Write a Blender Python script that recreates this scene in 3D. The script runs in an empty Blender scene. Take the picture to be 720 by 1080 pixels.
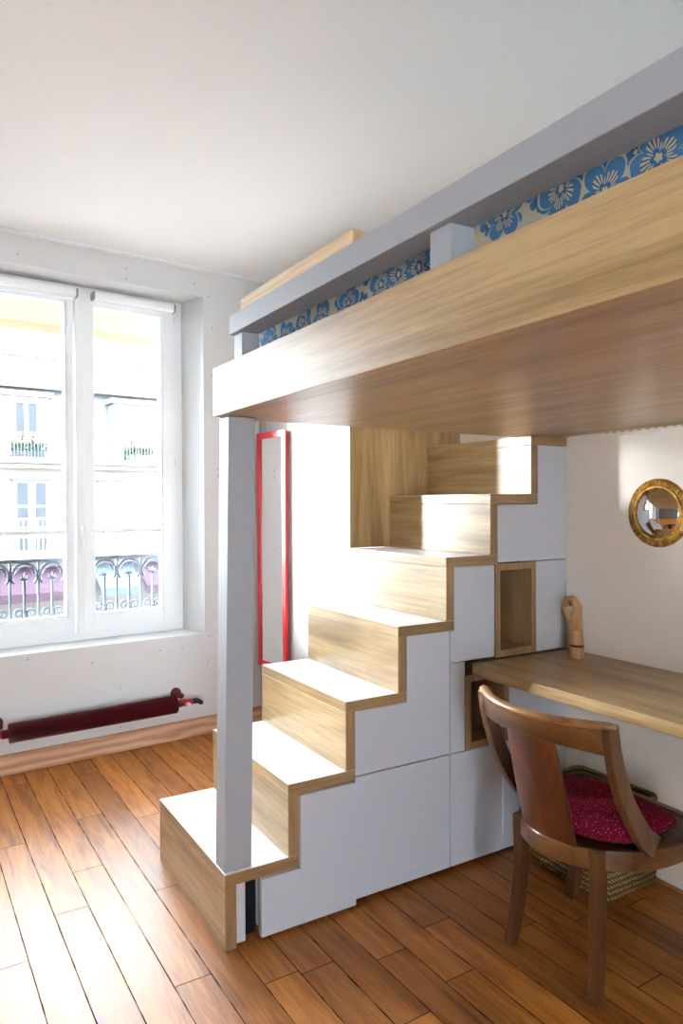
import bpy, bmesh, math, random
from mathutils import Vector, Matrix
from math import sin, cos, pi, radians, sqrt, atan2
random.seed(7)
S = bpy.context.scene
COL = S.collection

# ------------------------------------------------------------------ camera, sky, exposure
YAW, PITCH, ROLL = radians(31.129), radians(-0.626), radians(-0.249)
cam_d = bpy.data.cameras.new('camera')
cam_d.sensor_fit = 'HORIZONTAL'; cam_d.sensor_width = 36.0
cam_d.lens = 751.71 / 720 * 36.0
cam_d.clip_start = 0.02; cam_d.clip_end = 300
cam = bpy.data.objects.new('camera', cam_d); COL.objects.link(cam)
fw = Vector((sin(YAW), cos(YAW), 0)); rt = Vector((cos(YAW), -sin(YAW), 0)); up = Vector((0, 0, 1))
fw2 = fw * cos(PITCH) + up * sin(PITCH); up2 = up * cos(PITCH) - fw * sin(PITCH)
cx = rt * cos(ROLL) + up2 * sin(ROLL); cy = up2 * cos(ROLL) - rt * sin(ROLL); cz = -fw2
M = Matrix((cx, cy, cz)).transposed().to_4x4(); M.translation = (0, 0, 1.34)
cam.matrix_world = M
S.camera = cam

w = bpy.data.worlds.new('daylight'); S.world = w; w.use_nodes = True
bg = w.node_tree.nodes['Background']
bg.inputs[0].default_value = (0.80, 0.90, 1.0, 1); bg.inputs[1].default_value = 9.0
sun_d = bpy.data.lights.new('sun', 'SUN'); sun_d.energy = 4.5; sun_d.angle = radians(16); sun_d.color = (0.96, 0.98, 1.0)
sun = bpy.data.objects.new('sun', sun_d); COL.objects.link(sun)
sun.rotation_euler = Vector((0.70, -0.70, -0.12)).to_track_quat('-Z', 'Y').to_euler()
S.view_settings.view_transform = 'Standard'; S.view_settings.look = 'None'
S.view_settings.exposure = 2.6; S.view_settings.gamma = 1.0; S.view_settings.use_curve_mapping = False
S.cycles.use_denoising = True
S.cycles.max_bounces = 14; S.cycles.diffuse_bounces = 8; S.cycles.glossy_bounces = 5
S.cycles.transparent_max_bounces = 16; S.cycles.sample_clamp_indirect = 8.0
S.cycles.caustics_reflective = False; S.cycles.caustics_refractive = False

# ------------------------------------------------------------------ materials
def lin(c):
    return tuple(((v / 255) / 12.92 if v <= 10.3 else ((v / 255 + 0.055) / 1.055) ** 2.4) for v in c) + (1,)
class NT:
    def __init__(s, name):
        s.m = bpy.data.materials.new(name); s.m.use_nodes = True; s.t = s.m.node_tree
        s.b = s.t.nodes['Principled BSDF']; s.out = s.t.nodes['Material Output']
    def n(s, typ, ins=None, **kw):
        nd = s.t.nodes.new('ShaderNode' + typ)
        for k, v in kw.items(): setattr(nd, k, v)
        for k, v in (ins or {}).items():
            s.set(nd.inputs[k], v)
        return nd
    def set(s, inp, v):
        if hasattr(v, 'is_linked') or isinstance(v, bpy.types.NodeSocket): s.t.links.new(v, inp)
        else: inp.default_value = v
    def math(s, op, a, b=None, c=None):
        nd = s.n('Math', operation=op); s.set(nd.inputs[0], a)
        if b is not None: s.set(nd.inputs[1], b)
        if c is not None: s.set(nd.inputs[2], c)
        return nd.outputs[0]
    def mix(s, f, a, b, blend='MIX'):
        nd = s.n('Mix', data_type='RGBA', blend_type=blend)
        s.set(nd.inputs[0], f); s.set(nd.inputs[6], a); s.set(nd.inputs[7], b)
        return nd.outputs[2]
    def ramp(s, f, stops):
        nd = s.n('ValToRGB'); cr = nd.color_ramp
        while len(cr.elements) < len(stops): cr.elements.new(0.5)
        for e, (p, c) in zip(cr.elements, stops): e.position = p; e.color = c
        s.set(nd.inputs[0], f); return nd.outputs[0]
    def coords(s, scale=(1, 1, 1), rnd=0.0, rot=(0, 0, 0)):
        tc = s.n('TexCoord').outputs['Object']
        if rnd:
            oi = s.n('ObjectInfo').outputs['Random']
            o = s.math('MULTIPLY', oi, rnd)
            cmb = s.n('CombineXYZ', {0: o, 1: o, 2: o}).outputs[0]
            va = s.n('VectorMath', operation='ADD'); s.set(va.inputs[0], tc); s.set(va.inputs[1], cmb); tc = va.outputs[0]
        mp = s.n('Mapping'); s.set(mp.inputs[0], tc); mp.inputs['Scale'].default_value = scale; mp.inputs['Rotation'].default_value = rot
        return mp.outputs[0]
    def bump(s, h, strength=0.2, dist=0.002):
        nd = s.n('Bump', {'Strength': strength, 'Distance': dist, 'Height': h}); s.t.links.new(nd.outputs[0], s.b.inputs['Normal'])
    def base(s, c, rough=0.5, spec=0.5, metal=0.0, coat=0.0, coat_r=0.1):
        s.set(s.b.inputs['Base Color'], c); s.set(s.b.inputs['Roughness'], rough)
        s.b.inputs['Specular IOR Level'].default_value = spec; s.b.inputs['Metallic'].default_value = metal
        s.b.inputs['Coat Weight'].default_value = coat; s.b.inputs['Coat Roughness'].default_value = coat_r
        return s.m

def paint(name, rgb, rough=0.5, spec=0.4, var=0.03, bump=0.0):
    k = NT(name); c = lin(rgb)
    no = k.n('TexNoise', {'Vector': k.coords((3, 3, 3)), 'Scale': 2.0, 'Detail': 4.0}).outputs[0]
    d = tuple(v * (1 - var) for v in c[:3]) + (1,)
    col = k.mix(no, c, d)
    if bump:
        n2 = k.n('TexNoise', {'Vector': k.coords((1, 1, 1)), 'Scale': 260.0, 'Detail': 2.0}).outputs[0]
        k.bump(n2, bump, 0.001)
    return k.base(col, rough, spec)

def wood(name, light, mid, dark, axis='x', rough=0.35, coat=0.0, coat_r=0.1, grain=1.0, spec=0.5, knots=False):
    k = NT(name)
    a = 'xyz'.index(axis)
    sc = [9.0] * 3; sc[a] = 0.75
    v = k.coords(tuple(sc), rnd=13.7)
    n1 = k.n('TexNoise', {'Vector': v, 'Scale': 1.3, 'Detail': 5.0, 'Roughness': 0.6, 'Distortion': 0.6}).outputs[0]
    sf = [70.0] * 3; sf[a] = 2.2
    v2 = k.coords(tuple(sf), rnd=9.1)
    n2 = k.n('TexNoise', {'Vector': v2, 'Scale': 1.6, 'Detail': 4.0, 'Roughness': 0.7}).outputs[0]
    col = k.ramp(n1, [(0.30, lin(dark)), (0.5, lin(mid)), (0.68, lin(light))])
    st = k.ramp(n2, [(0.36, (0.60, 0.58, 0.56, 1)), (0.54, (1, 1, 1, 1))])
    col = k.mix(0.62 * grain, col, k.mix(1.0, col, st, 'MULTIPLY'))
    if knots:
        sv = [4.0] * 3; sv[a] = 1.3
        wv = k.n('TexWave', {'Vector': k.coords(tuple(sv), rnd=5.0), 'Scale': 2.2, 'Distortion': 7.0, 'Detail': 2.0, 'Detail Scale': 0.8}, wave_type='RINGS').outputs['Fac']
        col = k.mix(0.55, col, k.mix(wv, lin(dark), lin(light)))
    k.bump(n2, 0.10, 0.0006)
    return k.base(col, rough, spec, 0, coat, coat_r)

OAK = ((196, 166, 118), (176, 145, 97), (137, 106, 64))
M_ = {}
M_['oak_x'] = wood('oak_laminate_x', *OAK, axis='x')
M_['oak_y'] = wood('oak_laminate_y', *OAK, axis='y')
M_['oak_z'] = wood('oak_laminate_z', *OAK, axis='z')
M_['oak_edge'] = wood('oak_edge_band', (176, 144, 104), (158, 126, 88), (134, 103, 68), axis='x')
M_['oak_edge_z'] = wood('oak_edge_band_upright', (176, 144, 104), (158, 126, 88), (134, 103, 68), axis='z')
M_['pine'] = wood('raw_pine', (226, 184, 148), (212, 164, 126), (160, 106, 74), axis='x', rough=0.6, knots=True)
M_['pale_pine'] = wood('pale_pine', (240, 212, 170), (232, 200, 156), (214, 178, 130), axis='y', rough=0.5)
M_['walnut'] = wood('old_walnut', (122, 82, 48), (92, 58, 32), (54, 32, 18), axis='z', rough=0.32, coat=0.3, coat_r=0.2)
M_['walnut_y'] = wood('old_walnut_rail', (132, 90, 52), (102, 65, 35), (62, 37, 20), axis='y', rough=0.3, coat=0.35, coat_r=0.2)
M_['walnut_worn'] = wood('worn_walnut', (190, 144, 96), (168, 120, 74), (110, 70, 38), axis='y', rough=0.3, coat=0.3, coat_r=0.2)
M_['mahogany'] = wood('mahogany_splat', (112, 62, 34), (86, 44, 23), (58, 29, 15), axis='z', rough=0.3, coat=0.4, coat_r=0.18, grain=0.5)
M_['beech'] = wood('beech_hand', (206, 160, 112), (192, 144, 96), (172, 122, 78), axis='z', rough=0.45, grain=0.5)
M_['wall'] = paint('white_wall_paint', (212, 212, 211), 0.6, 0.3, 0.03, 0.05)
M_['wall_low_bounce'] = paint('taupe_low_bounce_paint', (100, 95, 88), 0.6, 0.3, 0.03, 0.05)  # dark tone for the unseen walls, set to cut their bounce light
M_['wall_warm'] = paint('warm_white_wall_paint', (240, 232, 220), 0.6, 0.3, 0.03, 0.05)
M_['ceil'] = paint('ceiling_paint', (244, 243, 241), 0.7, 0.2, 0.02)
M_['trimwhite'] = paint('trim_gloss_paint', (238, 239, 240), 0.35, 0.5, 0.01)
M_['pvc'] = paint('window_frame_white', (236, 239, 240), 0.3, 0.5, 0.01)
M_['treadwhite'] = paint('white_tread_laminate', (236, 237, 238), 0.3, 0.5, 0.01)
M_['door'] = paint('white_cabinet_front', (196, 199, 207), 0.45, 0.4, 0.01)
M_['greypaint'] = paint('light_grey_paint', (164, 166, 170), 0.45, 0.4, 0.01)
M_['dark'] = paint('shadow_gap_black', (22, 22, 24), 0.7, 0.2)
M_['screw'] = paint('screw_grey', (96, 92, 86), 0.5, 0.4)
M_['red'] = paint('red_lacquer', (226, 44, 46), 0.3, 0.5)
M_['radred'] = paint('burgundy_enamel', (96, 16, 28), 0.35, 0.5)
M_['valvered'] = paint('red_valve_paint', (190, 36, 50), 0.35, 0.5)
M_['black'] = paint('black_plastic', (30, 40, 44), 0.4, 0.5)
M_['wplastic'] = paint('white_plastic', (240, 240, 240), 0.35, 0.5)
M_['iron'] = paint('blue_grey_iron', (50, 58, 70), 0.5, 0.4)
M_['blind'] = paint('white_blind', (246, 247, 247), 0.4, 0.4, 0.01)
M_['greyplastic'] = paint('grey_plastic', (150, 150, 150), 0.4, 0.5)
M_['ringred'] = paint('dark_red_ring', (92, 32, 22), 0.4, 0.5)
M_['cord'] = paint('pink_cord', (214, 160, 160), 0.7, 0.2)
M_['stone'] = paint('pale_limestone', (92, 89, 84), 0.8, 0.2, 0.06)
M_['zinc'] = paint('zinc_roof', (74, 77, 81), 0.6, 0.3, 0.05)
M_['fglass'] = paint('facade_window_glass', (44, 48, 53), 0.2, 0.5)
M_['curtain'] = paint('facade_curtain', (98, 95, 90), 0.8, 0.1)
M_['shutter'] = paint('cream_shutter', (88, 84, 78), 0.7, 0.2)
M_['street'] = paint('street_asphalt', (120, 118, 116), 0.9, 0.1)
M_['shopred'] = paint('shop_awning_red', (46, 34, 42), 0.8, 0.1)
M_['shopblue'] = paint('shop_awning_blue', (50, 60, 72), 0.8, 0.1)
M_['leaf'] = paint('geranium_leaves', (58, 70, 46), 0.8, 0.1, 0.4)
M_['petal'] = paint('geranium_petals', (214, 160, 120), 0.8, 0.1, 0.4)

def glass():
    k = NT('window_glass')
    tr = k.n('BsdfTransparent', {0: (0.97, 0.98, 0.98, 1)}); gl = k.n('BsdfGlossy', {'Color': (1, 1, 1, 1), 'Roughness': 0.02})
    fr = k.n('Fresnel', {'IOR': 1.45}); f = k.math('MULTIPLY', fr.outputs[0], 0.8)
    ms = k.n('MixShader'); k.set(ms.inputs[0], f); k.set(ms.inputs[1], tr.outputs[0]); k.set(ms.inputs[2], gl.outputs[0])
    k.t.links.new(ms.outputs[0], k.out.inputs[0]); return k.m
M_['glass'] = glass()
k = NT('silver_mirror'); M_['mirror'] = k.base((0.92, 0.93, 0.93, 1), 0.015, 0.5, 1.0)
k = NT('gilded_wood')
n = k.n('TexNoise', {'Vector': k.coords((30, 30, 30)), 'Scale': 2.0, 'Detail': 4.0}).outputs[0]
M_['gold'] = k.base(k.ramp(n, [(0.3, lin((140, 92, 36))), (0.6, lin((214, 166, 84)))]), 0.38, 0.5, 0.75)
k = NT('awning_canvas')
df = k.n('BsdfDiffuse', {0: lin((142, 131, 112))}); tl = k.n('BsdfTranslucent', {0: lin((142, 131, 112))})
ms = k.n('MixShader', {0: 0.5}); k.set(ms.inputs[1], df.outputs[0]); k.set(ms.inputs[2], tl.outputs[0])
k.t.links.new(ms.outputs[0], k.out.inputs[0]); M_['awning'] = k.m
k = NT('led_tape')
wv = k.n('TexWave', {'Vector': k.coords((1, 1, 1)), 'Scale': 9.0}, bands_direction='Y').outputs['Fac']
M_['led'] = k.base(k.ramp(wv, [(0.2, lin((236, 230, 190))), (0.9, lin((206, 186, 120)))]), 0.4)

# varnished oak floorboards
def floor_mat():
    k = NT('oak_floorboards')
    tc = k.n('TexCoord').outputs['Object']
    mp = k.n('Mapping'); k.set(mp.inputs[0], tc); mp.inputs['Rotation'].default_value = (0, 0, radians(-1.0))
    sp = k.n('SeparateXYZ', {0: mp.outputs[0]}); x, y = sp.outputs[0], sp.outputs[1]
    W_, L_ = 0.108, 1.25
    xr = k.math('DIVIDE', x, W_); row = k.math('FLOOR', xr); fx = k.math('SUBTRACT', xr, row)
    r1 = k.n('TexWhiteNoise', {'W': row}, noise_dimensions='1D').outputs[0]
    yr = k.math('ADD', k.math('DIVIDE', y, L_), k.math('MULTIPLY', r1, 7.0)); col_ = k.math('FLOOR', yr); fy = k.math('SUBTRACT', yr, col_)
    idv = k.n('CombineXYZ', {0: row, 1: col_, 2: 0.0}).outputs[0]
    wn = k.n('TexWhiteNoise', {'Vector': idv}, noise_dimensions='3D'); rid = wn.outputs[0]
    ex = k.math('MULTIPLY', k.math('MINIMUM', fx, k.math('SUBTRACT', 1.0, fx)), W_)
    ey = k.math('MULTIPLY', k.math('MINIMUM', fy, k.math('SUBTRACT', 1.0, fy)), L_)
    nj = k.n('TexNoise', {'Vector': tc, 'Scale': 14.0, 'Detail': 2.0}).outputs[0]
    ex = k.math('ADD', ex, k.math('MULTIPLY', k.math('SUBTRACT', nj, 0.5), 0.004))
    e = k.math('MINIMUM', ex, ey)
    gap = k.n('MapRange', {'Value': e, 'From Min': 0.0008, 'From Max': 0.0023, 'To Min': 0.0, 'To Max': 1.0}).outputs[0]
    ov = k.n('CombineXYZ', {0: k.math('MULTIPLY', rid, 31.0), 1: k.math('MULTIPLY', rid, 57.0), 2: 0.0}).outputs[0]
    va = k.n('VectorMath', operation='ADD'); k.set(va.inputs[0], tc); k.set(va.inputs[1], ov)
    m1 = k.n('Mapping'); k.set(m1.inputs[0], va.outputs[0]); m1.inputs['Scale'].default_value = (14, 1.4, 1)
    n1 = k.n('TexNoise', {'Vector': m1.outputs[0], 'Scale': 1.5, 'Detail': 6.0, 'Roughness': 0.6, 'Distortion': 0.9}).outputs[0]
    m2 = k.n('Mapping'); k.set(m2.inputs[0], va.outputs[0]); m2.inputs['Scale'].default_value = (120, 5, 1)
    n2 = k.n('TexNoise', {'Vector': m2.outputs[0], 'Scale': 1.5, 'Detail': 4.0, 'Roughness': 0.7}).outputs[0]
    n3 = k.n('TexNoise', {'Vector': tc, 'Scale': 2.3, 'Detail': 3.0}).outputs[0]
    c = k.ramp(n1, [(0.25, lin((128, 74, 30))), (0.5, lin((200, 127, 54))), (0.75, lin((226, 158, 82)))])
    tint = k.ramp(rid, [(0.0, (0.66, 0.62, 0.58, 1)), (0.5, (0.92, 0.90, 0.86, 1)), (1.0, (1.12, 1.08, 1.02, 1))])
    c = k.mix(1.0, c, tint, 'MULTIPLY')
    c = k.mix(0.5, c, k.mix(1.0, c, k.ramp(n2, [(0.35, (0.62, 0.58, 0.54, 1)), (0.6, (1, 1, 1, 1))]), 'MULTIPLY'))
    c = k.mix(k.math('MULTIPLY', k.ramp(n3, [(0.55, (0, 0, 0, 1)), (0.75, (1, 1, 1, 1))]), 0.35), c, lin((92, 56, 28)))
    c = k.mix(gap, lin((38, 24, 14)), c)
    h = k.math('ADD', gap, k.math('MULTIPLY', n2, 0.12))
    k.bump(h, 0.35, 0.0016)
    ro = k.math('ADD', 0.33, k.math('MULTIPLY', n1, 0.16))
    k.base(c, ro, 0.5)
    k.set(k.b.inputs['Specular IOR Level'], k.math('MULTIPLY', gap, k.math('ADD', 0.26, k.math('MULTIPLY', n2, 0.40))))
    return k.m
M_['floor'] = floor_mat()

# blue flowers on cream cotton
def floral():
    k = NT('blue_flower_cotton')
    tc = k.n('TexCoord').outputs['Object']
    sp = k.n('SeparateXYZ', {0: tc})
    nz = k.n('TexNoise', {'Vector': tc, 'Scale': 9.0, 'Detail': 1.0})
    p2 = k.n('CombineXYZ', {0: sp.outputs[1], 1: k.math('ADD', sp.outputs[2], k.math('MULTIPLY', sp.outputs[0], 0.7)), 2: 0.0}).outputs[0]
    def flowers(scale, seed, n, r0, amp):
        ad = k.n('VectorMath', operation='ADD'); k.set(ad.inputs[0], p2); ad.inputs[1].default_value = (seed, seed * 0.37, 0)
        v = k.n('TexVoronoi', {'Vector': ad.outputs[0], 'Scale': scale, 'Randomness': 0.75}, voronoi_dimensions='2D')
        sb = k.n('VectorMath', operation='SUBTRACT'); k.set(sb.inputs[0], ad.outputs[0]); k.set(sb.inputs[1], v.outputs['Position'])
        s2 = k.n('SeparateXYZ', {0: sb.outputs[0]})
        cs = k.n('SeparateColor', {0: v.outputs['Color']})
        ang = k.math('ADD', k.math('ARCTAN2', s2.outputs[1], s2.outputs[0]), k.math('MULTIPLY', cs.outputs[0], 6.28))
        r = k.math('MULTIPLY', v.outputs['Distance'], 1.0)
        co = k.math('ABSOLUTE', k.math('COSINE', k.math('MULTIPLY', ang, n / 2.0)))
        R = k.math('ADD', r0 - amp, k.math('MULTIPLY', k.math('POWER', co, 0.55), amp * 1.5))
        q = k.math('DIVIDE', r, R)
        return q, ang, co
    q1, a1, c1 = flowers(9.5, 3.1, 5, 0.40, 0.15)
    q2, a2, c2 = flowers(19.0, 11.3, 4, 0.36, 0.16)
    blue, deep, cream = lin((86, 134, 178)), lin((60, 104, 150)), lin((206, 196, 168))
    rays = k.math('GREATER_THAN', k.math('COSINE', k.math('MULTIPLY', a1, 25.0)), 0.35)
    inner = k.mix(rays, cream, deep)
    pet = k.ramp(q1, [(0.0, cream), (0.12, cream), (0.16, deep), (0.34, blue), (0.99, blue), (1.0, cream)])
    zone = k.math('MULTIPLY', k.math('GREATER_THAN', q1, 0.28), k.math('LESS_THAN', q1, 0.62))
    col = k.mix(zone, pet, inner)
    small = k.ramp(q2, [(0.0, cream), (0.16, cream), (0.2, deep), (0.94, blue), (1.0, cream)])
    out1 = k.math('GREATER_THAN', q1, 1.08)
    col = k.mix(out1, col, small)
    return k.base(col, 0.85, 0.1)
M_['floral'] = floral()

def dotted():
    k = NT('burgundy_dotted_cotton')
    v = k.n('TexVoronoi', {'Vector': k.coords((1, 1, 1)), 'Scale': 125.0, 'Randomness': 0.8})
    d = k.math('LESS_THAN', v.outputs['Distance'], 0.20)
    return k.base(k.mix(d, lin((112, 14, 42)), lin((190, 116, 136))), 0.9, 0.1)
M_['dotted'] = dotted()
def seagrass():
    k = NT('woven_seagrass')
    w1 = k.n('TexWave', {'Vector': k.coords((1, 1, 1)), 'Scale': 48.0, 'Distortion': 3.0, 'Detail': 2.0}, bands_direction='DIAGONAL').outputs['Fac']
    w2 = k.n('TexWave', {'Vector': k.coords((1, 1, 1)), 'Scale': 16.0, 'Distortion': 2.0}, bands_direction='Z').outputs['Fac']
    h = k.math('MULTIPLY', w1, w2); k.bump(h, 0.6, 0.006)
    return k.base(k.ramp(h, [(0.05, lin((92, 72, 44))), (0.5, lin((172, 146, 98)))]), 0.85, 0.1)
M_['seagrass'] = seagrass()

# ------------------------------------------------------------------ mesh helpers
class MB:
    def __init__(s): s.bm = bmesh.new()
    def faces(s, vs, fs, mi=0, smooth=False):
        bv = [s.bm.verts.new(v) for v in vs]
        for f in fs:
            try:
                fc = s.bm.faces.new([bv[i] for i in f]); fc.material_index = mi; fc.smooth = smooth
            except ValueError: pass
        return s
    def box(s, x0, x1, y0, y1, z0, z1, mi=0):
        v = [(x0, y0, z0), (x1, y0, z0), (x1, y1, z0), (x0, y1, z0), (x0, y0, z1), (x1, y0, z1), (x1, y1, z1), (x0, y1, z1)]
        return s.faces(v, [(0, 3, 2, 1), (4, 5, 6, 7), (0, 1, 5, 4), (1, 2, 6, 5), (2, 3, 7, 6), (3, 0, 4, 7)], mi)
    def prism(s, poly, axis, a0, a1, mi=0):          # poly in the two other axes, in x,y,z order
        def P(p, a):
            q = list(p); q.insert('xyz'.index(axis), a); return tuple(q)
        n = len(poly); v = [P(p, a0) for p in poly] + [P(p, a1) for p in poly]
        f = [tuple(range(n)), tuple(range(2 * n - 1, n - 1, -1))] + [(i, i + n, (i + 1) % n + n, (i + 1) % n) for i in range(n)]
        return s.faces(v, f, mi)
    def loft(s, rings, mi=0, smooth=True, caps=True, closed=True):
        n = len(rings[0]); v = [p for r in rings for p in r]; f = []
        for i in range(len(rings) - 1):
            for j in range(n if closed else n - 1):
                a, b = i * n + j, i * n + (j + 1) % n
                f.append((a, b, b + n, a + n))
        if caps: f += [tuple(range(n - 1, -1, -1)), tuple(range((len(rings) - 1) * n, len(rings) * n))]
        return s.faces(v, f, mi, smooth)
    def tube(s, pts, r, seg=10, mi=0, caps=True, flat=1.0, ref=(0, 0, 1)):
        pts = [Vector(p) for p in pts]; rs = r if isinstance(r, (list, tuple)) else [r] * len(pts); rings = []
        for i, p in enumerate(pts):
            t = (pts[min(i + 1, len(pts) - 1)] - pts[max(i - 1, 0)]).normalized()
            u = t.cross(Vector(ref))
            if u.length < 1e-3: u = t.cross(Vector((1, 0, 0)))
            u.normalize(); q = u.cross(t)
            rings.append([tuple(p + u * (rs[i] * cos(2 * pi * j / seg)) + q * (rs[i] * flat * sin(2 * pi * j / seg))) for j in range(seg)])
        return s.loft(rings, mi, True, caps)
    def bar(s, pts, hw, hd, ref, mi=0):               # rectangular section swept along pts; ref = direction of the hd side
        pts = [Vector(p) for p in pts]; rings = []; ref = Vector(ref)
        for i, p in enumerate(pts):
            t = (pts[min(i + 1, len(pts) - 1)] - pts[max(i - 1, 0)]).normalized()
            u = t.cross(ref).normalized(); q = u.cross(t).normalized()
            a = hw[i] if isinstance(hw, (list, tuple)) else hw; b = hd[i] if isinstance(hd, (list, tuple)) else hd
            rings.append([tuple(p + u * a * sx + q * b * sy) for sx, sy in ((-1, -1), (1, -1), (1, 1), (-1, 1))])
        return s.loft(rings, mi, False, True)
    def lathe(s, prof, c=(0, 0, 0), axis='z', seg=32, mi=0, mod=None):
        rings = []
        for r, h in prof:
            ring = []
            for j in range(seg):
                a = 2 * pi * j / seg; rr = r * (mod(j, r) if mod else 1.0)
                d = {'z': (rr * cos(a), rr * sin(a), h), 'x': (h, rr * cos(a), rr * sin(a)), 'y': (rr * sin(a), h, rr * cos(a))}[axis]
                ring.append((c[0] + d[0], c[1] + d[1], c[2] + d[2]))
            rings.append(ring)
        return s.loft(rings, mi, True, True)
    def build(s, name, mats, parent=None, bevel=0.0, smooth=None, local=False, seg=2, subsurf=0):
        bmesh.ops.remove_doubles(s.bm, verts=s.bm.verts, dist=1e-6)
        bmesh.ops.recalc_face_normals(s.bm, faces=s.bm.faces)
        if parent is not None and not local:
            r = parent
            while r.parent: r = r.parent
            bmesh.ops.translate(s.bm, verts=s.bm.verts, vec=-Vector(r.location))
        me = bpy.data.meshes.new(name); s.bm.to_mesh(me); s.bm.free()
        for m in (mats if isinstance(mats, (list, tuple)) else [mats]): me.materials.append(M_[m] if isinstance(m, str) else m)
        o = bpy.data.objects.new(name, me); COL.objects.link(o)
        if parent is not None: o.parent = parent
        if bevel:
            b = o.modifiers.new('bevel', 'BEVEL'); b.width = bevel; b.segments = seg; b.limit_method = 'ANGLE'; b.angle_limit = radians(40)
            b.harden_normals = False
        if subsurf:
            b = o.modifiers.new('subsurf', 'SUBSURF'); b.levels = subsurf; b.render_levels = subsurf
        if smooth is not None:
            for p in me.polygons: p.use_smooth = smooth
        return o
def tag(o, label=None, cat=None, group=None, kind=None):
    for k_, v in (('label', label), ('category', cat), ('group', group), ('kind', kind)):
        if v: o[k_] = v
    return o
def thing(name, loc, rz=0, **kw):
    o = bpy.data.objects.new(name, None); COL.objects.link(o); o.empty_display_size = 0.1
    o.location = loc; o.rotation_euler = (0, 0, rz); return tag(o, **kw)
def copy_tree(o, parent=None):
    c = o.copy(); COL.objects.link(c)
    if parent: c.parent = parent
    for ch in o.children: copy_tree(ch, c)
    return c

# ------------------------------------------------------------------ room shell
H, XR, XL, YB = 2.704, 2.272, -2.4, -2.8
YW, WA = 3.8597, math.atan(0.08358)                   # the window wall stands slightly askew
def WP(s, off, z=0.0): return Vector((s * cos(WA) - off * sin(WA), YW + s * sin(WA) + off * cos(WA), z))
def wyat(x): return YW + 0.08358 * x
st = dict(kind='structure')
fl = MB().box(XL - .1, XR + .1, YB - .1, 4.25, -0.10, 0).build('floor', 'floor'); tag(fl, **st)
ce = MB().prism([(XL - .1, YB - .1), (XR + .1, YB - .1), (XR + .1, wyat(XR)), (XL - .1, wyat(XL))], 'z', H, H + .12).build('ceiling', 'ceil'); tag(ce, **st)
tag(MB().box(XR, XR + .12, YB - .1, 4.02, 0, H).build('wall_right', 'wall_warm'), **st)
XM = 1.84
tag(MB().prism([(XM, 2.672), (XR - .001, 2.672), (XR - .001, wyat(XR) - .001), (XM, wyat(XM) - .001)], 'z', 0, 2.45).build('closet_block', 'wall'), **st)  # white closet block, lower than the ceiling
tag(MB().box(XL - .12, XL, YB - .1, 4.0, 0, H).build('wall_left', 'wall_low_bounce'), **st)
BX0, BX1, BZ0, BZ1 = -1.7, -.5, .20, 1.75              # unseen window added in the back wall as fill light, behind the camera
m = MB(); m.box(XL - .12, BX0, YB - .25, YB, 0, H); m.box(BX1, XR + .12, YB - .25, YB, 0, H); m.box(BX0, BX1, YB - .25, YB, 0, BZ0); m.box(BX0, BX1, YB - .25, YB, BZ1, H)
tag(m.build('wall_back', 'wall_low_bounce'), **st)
def rear_fill_window():
    r = thing('fill_window', ((BX0 + BX1) / 2, YB - .16, BZ0), kind='structure')
    m = MB(); ya, yb = YB - .18, YB - .12; c = (BX0 + BX1) / 2
    m.box(BX0, BX0 + .06, ya, yb, BZ0, BZ1); m.box(BX1 - .06, BX1, ya, yb, BZ0, BZ1); m.box(BX0 + .06, BX1 - .06, ya, yb, BZ0, BZ0 + .08); m.box(BX0 + .06, BX1 - .06, ya, yb, BZ1 - .07, BZ1)
    m.box(c - .05, c + .05, ya, yb, BZ0 + .08, BZ1 - .07)
    m.build('window_frame', 'pvc', r, .003)
    for a, b in ((BX0 + .06, c - .05), (c + .05, BX1 - .06)):
        MB().box(a - .004, b + .004, YB - .153, YB - .147, BZ0 + .076, BZ1 - .066).build('pane', 'glass', r)
rear_fill_window()

# window wall in its own frame: s along, off outward
ZS, ZT = 0.590, 2.551
S1a, S1b = 0.116, 1.472
S2a, S2b = -.758, -.182
mb = MB(); TH = 0.40
mb.box(-2.6, 2.6, 0, TH, 0, ZS); mb.box(-2.6, 2.6, 0, TH, ZT, H + .1)
def pier(a, b, la, rb):
    p = [(a, 0), (b, 0)] + ([(b + .044, .21), (b + .044, TH)] if rb else [(b, TH)]) + ([(a - .044, TH), (a - .044, .21)] if la else [(a, TH)])
    mb.prism(p, 'z', ZS, ZT)
pier(-2.6, S2a, False, True); pier(S2b, S1a, True, True); pier(S1b, 2.6, True, False)
# plasterboard screw heads dotted over the wall face
for s_, z_ in ((.47, 2.60), (1.02, 2.63), (1.02, 2.575), (1.42, 2.62), (1.51, 2.56), (1.53, 2.38), (1.53, 2.10), (1.56, 1.55), (1.56, 1.51), (1.55, .60), (1.5, .565), (1.49, .42), (1.2, .52), (.82, .50), (.50, .56), (.97, .34), (.97, .13), (1.33, .52), (1.56, 1.05)):
    mb.lathe([(0.0035, 0.0), (0.0035, -0.0008)], (s_, 0, z_), 'y', 8, 1)
wf = mb.build('wall_front', ['wall', 'screw']); wf.location = (0, YW, 0); wf.rotation_euler = (0, 0, WA); tag(wf, **st)
# flat white cornice strip on the ceiling, sill board and wooden baseboard
o = MB().box(-2.3, 1.84, -.05, -.001, H - .012, H - .0005).build('trim_1', 'trimwhite', bevel=.003); o.location = (0, YW, 0); o.rotation_euler = (0, 0, WA); tag(o, **st)
o = MB().box(-2.3, 1.835, -.022, -.001, 0.001, 0.102).build('baseboard_front', 'pine', bevel=.002); o.location = (0, YW, 0); o.rotation_euler = (0, 0, WA); tag(o, **st)
tag(MB().box(XM - .014, XM - .001, 2.70, 3.985, 0.001, 0.072).build('baseboard_closet', 'trimwhite', bevel=.002), **st)

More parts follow.
